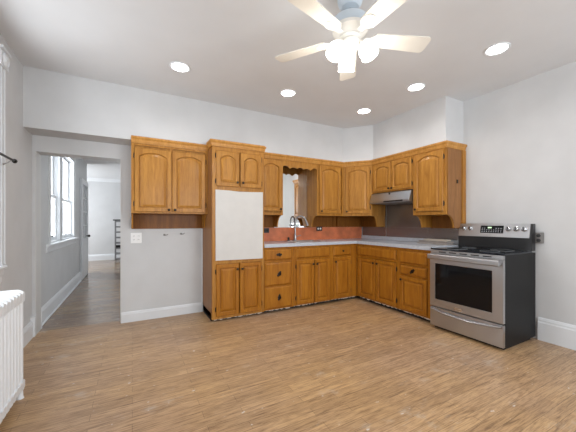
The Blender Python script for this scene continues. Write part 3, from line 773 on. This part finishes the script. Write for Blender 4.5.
# ------------------------------------------------------------------ curtain rod on the left window
cr = thing('curtain_rod', 'thin black curtain rod on a bracket across the left window', 'rod', (XL+.115, 2.6, 1.69), 0)
MB().tube([(0, -.62, 0), (0, .42, 0)], .009, 10).build('rod', M['rod'], cr, smooth=True)
for y_, sg in ((-.62, -1), (.42, 1)): MB().lathe([(.011, 0), (.017, .012), (.018, .025), (.01, .045), (.002, .05)], (0, y_, 0), (0, sg, 0), 12).build('finial', M['rod'], cr, smooth=True)
for y_ in (-.55, .36): MB().tube([(-.0955, y_+.17 if y_ > 0 else y_, -.02), (-.04, y_+.08 if y_ > 0 else y_, -.015), (0, y_, -.009)], .006, 8).build('bracket', M['box_metal'], cr)

# ------------------------------------------------------------------ shelving rack in the far room
rk = thing('storage_rack', 'narrow grey metal rack with dark top seen through the doorway', 'rack', (-.335, 10.35, 0), 0)
pm = MB()
for x in (-.12, .30):
    for y in (-.15, .15): pm.box(x-.015, x+.015, y-.015, y+.015, 0, 1.26)
pm.build('posts', M['rack'], rk)
for k in range(8): MB().box(-.125, .305, -.155, .155, .06+k*.165, .10+k*.165).build('shelf', M['rack'], rk)
MB().box(-.18, .32, -.17, .17, 1.262, 1.295).build('top', M['rubber'], rk)
sf = MB().box(-.46, -.12, 10.22, 10.48, .488, .56).build('storage_case', M['rubber'], None, .01); sf.location = (.0, 0, -.057+.0)
tag(sf, 'dark case lying on a shelf of the grey rack', 'case')

# ------------------------------------------------------------------ recessed lights
dl0 = thing('recessed_light', '', 'ceiling light', (0, 0, ZC), 0, 'recessed ceiling lights')
MB().lathe([(.098, 0), (.098, -.004), (.09, -.008), (.078, -.004), (.078, 0)], n=36).build('trim_ring', M['white_enamel'], dl0, smooth=True)
MB().lathe([(.0775, -.0005), (.0775, -.003), (.03, -.0035), (.001, -.0035)], n=36).build('lens', M['lamp_disc'], dl0)
spots = [((.412, 2.991), 'recessed ceiling light nearest the hall doorway, leftmost'), ((1.614, 2.986), 'recessed ceiling light in front of the tall pantry, second from left'),
         ((2.789, 2.974), 'recessed ceiling light nearest the kitchen corner'), ((2.81, 2.169), 'recessed ceiling light in front of the end wall cabinet by the stove'), ((2.821, 1.355), 'recessed ceiling light nearest the right wall, rightmost and largest in view')]
for i, (p, lab) in enumerate(spots):
    o = dl0 if i == 0 else copy_tree(dl0)
    o.location = (*p, ZC-.0005); o['label'] = lab
for p, _ in spots:
    ld = bpy.data.lights.new('downlight', 'SPOT'); ld.energy = 21; ld.spot_size = R(150); ld.spot_blend = .8; ld.shadow_soft_size = .07; ld.color = (1, .975, .95)
    lo = bpy.data.objects.new('downlight', ld); COL.objects.link(lo); lo.location = (*p, ZC-.012)

# ------------------------------------------------------------------ ceiling fan
FX, FY, FZ = 1.254, 1.466, 2.41
TH = R(51.8)
fan = thing('ceiling_fan', 'white five-blade ceiling fan with lit tulip glass shades', 'ceiling fan', (FX, FY, ZC), 0)
zc = FZ-ZC
MB().lathe([(.082, -.0005), (.084, -.03), (.083, -.07), (.075, -.10), (.055, -.122), (.022, -.128)], n=32).build('canopy', M['fan_blue'], fan, smooth=True)
MB().lathe([(.012, -.08), (.012, -.175)], n=16).build('downrod', M['chrome'], fan, smooth=True)
MB().lathe([(.02, -.155), (.03, -.165), (.085, -.185), (.112, -.205), (.118, -.23), (.118, -.262)], n=40).build('motor_housing', M['fan_blue'], fan, smooth=True)
MB().lathe([(.117, -.2625), (.112, -.28), (.08, -.30), (.07, -.315), (.072, -.325), (.055, -.335)], n=40).build('motor_base', M['fan_white'], fan, smooth=True)
MB().lathe([(.05, -.3355), (.06, -.345), (.062, -.375), (.05, -.395), (.025, -.41), (.012, -.43), (.001, -.434)], n=32).build('light_kit', M['fan_white'], fan, smooth=True)
for j in range(5):
    a = TH+j*2*pi/5
    Mx = Matrix.Rotation(a, 4, 'Z')
    PT = Matrix.Translation((0, 0, zc)) @ Mx @ Matrix.Rotation(R(-11), 4, 'X')
    def q(x, y, z): return tuple(PT @ Vector((x, y, z)))
    out = []
    r0, r1, w0, w1 = .165, .545, .052, .067
    out += [(r0, -w0), (r1-.03, -w1)] + [(r1-.03+.03*sin(t*pi/12), -w1+.03*(1-cos(t*pi/12))) for t in range(1, 7)]
    out += [(x, -y) for x, y in reversed(out)]
    bl = MB().prism(out, lambda x, y: q(x, y, -.003), lambda x, y: q(x, y, .003)).build('blade', M['fan_blade'], fan)
    ir = [(.095, -.018), (.13, -.02), (.16, -.048), (.195, -.05), (.225, -.03), (.235, 0)]
    ir += [(x, -y) for x, y in reversed(ir[:-1])]
    ib = MB().prism(ir, lambda x, y: q(x, y, -.0085), lambda x, y: q(x, y, -.0035))
    ib.lathe([(.006, 0), (.006, .003), (.001, .004)], q(.19, .025, -.0085), PT.to_3x3() @ Vector((0,0,-1)), 8).lathe([(.006, 0), (.006, .003), (.001, .004)], q(.19, -.025, -.0085), PT.to_3x3() @ Vector((0,0,-1)), 8)
    ib.build('blade_bracket', M['fan_white'], fan, .001)
fwd = pi/2-.4955
for k in range(3):
    a = fwd + k*2*pi/3
    d = Vector((cos(a)*.42, sin(a)*.42, -.9)).normalized()
    st = Vector((cos(a)*.04, sin(a)*.04, -.362))
    ar = MB().tube([st, st+Vector((cos(a)*.03, sin(a)*.03, .0)), st+Vector((cos(a)*.045, sin(a)*.045, -.008))+d*.01], .011, 10).build('lamp_arm', M['fan_white'], fan, smooth=True)
    o0 = st+Vector((cos(a)*.045, sin(a)*.045, -.008))
    MB().lathe([(.02, 0), (.028, .008), (.028, .018)], o0, d, 20).build('lamp_holder', M['fan_white'], ar, smooth=True)
    MB().lathe([(.026, .018), (.04, .03), (.053, .052), (.057, .074), (.053, .094), (.056, .110), (.053, .110), (.05, .094), (.02, .09), (.001, .09)], o0, d, 28).build('glass_shade', M['lamp_glass'], ar, smooth=True)
    ld = bpy.data.lights.new('fan_bulb', 'POINT'); ld.energy = 4.5; ld.shadow_soft_size = .05; ld.color = (1, .955, .89)
    lo = bpy.data.objects.new('fan_bulb', ld); COL.objects.link(lo); p = o0+d*.16; lo.location = (FX+p.x, FY+p.y, ZC+p.z)
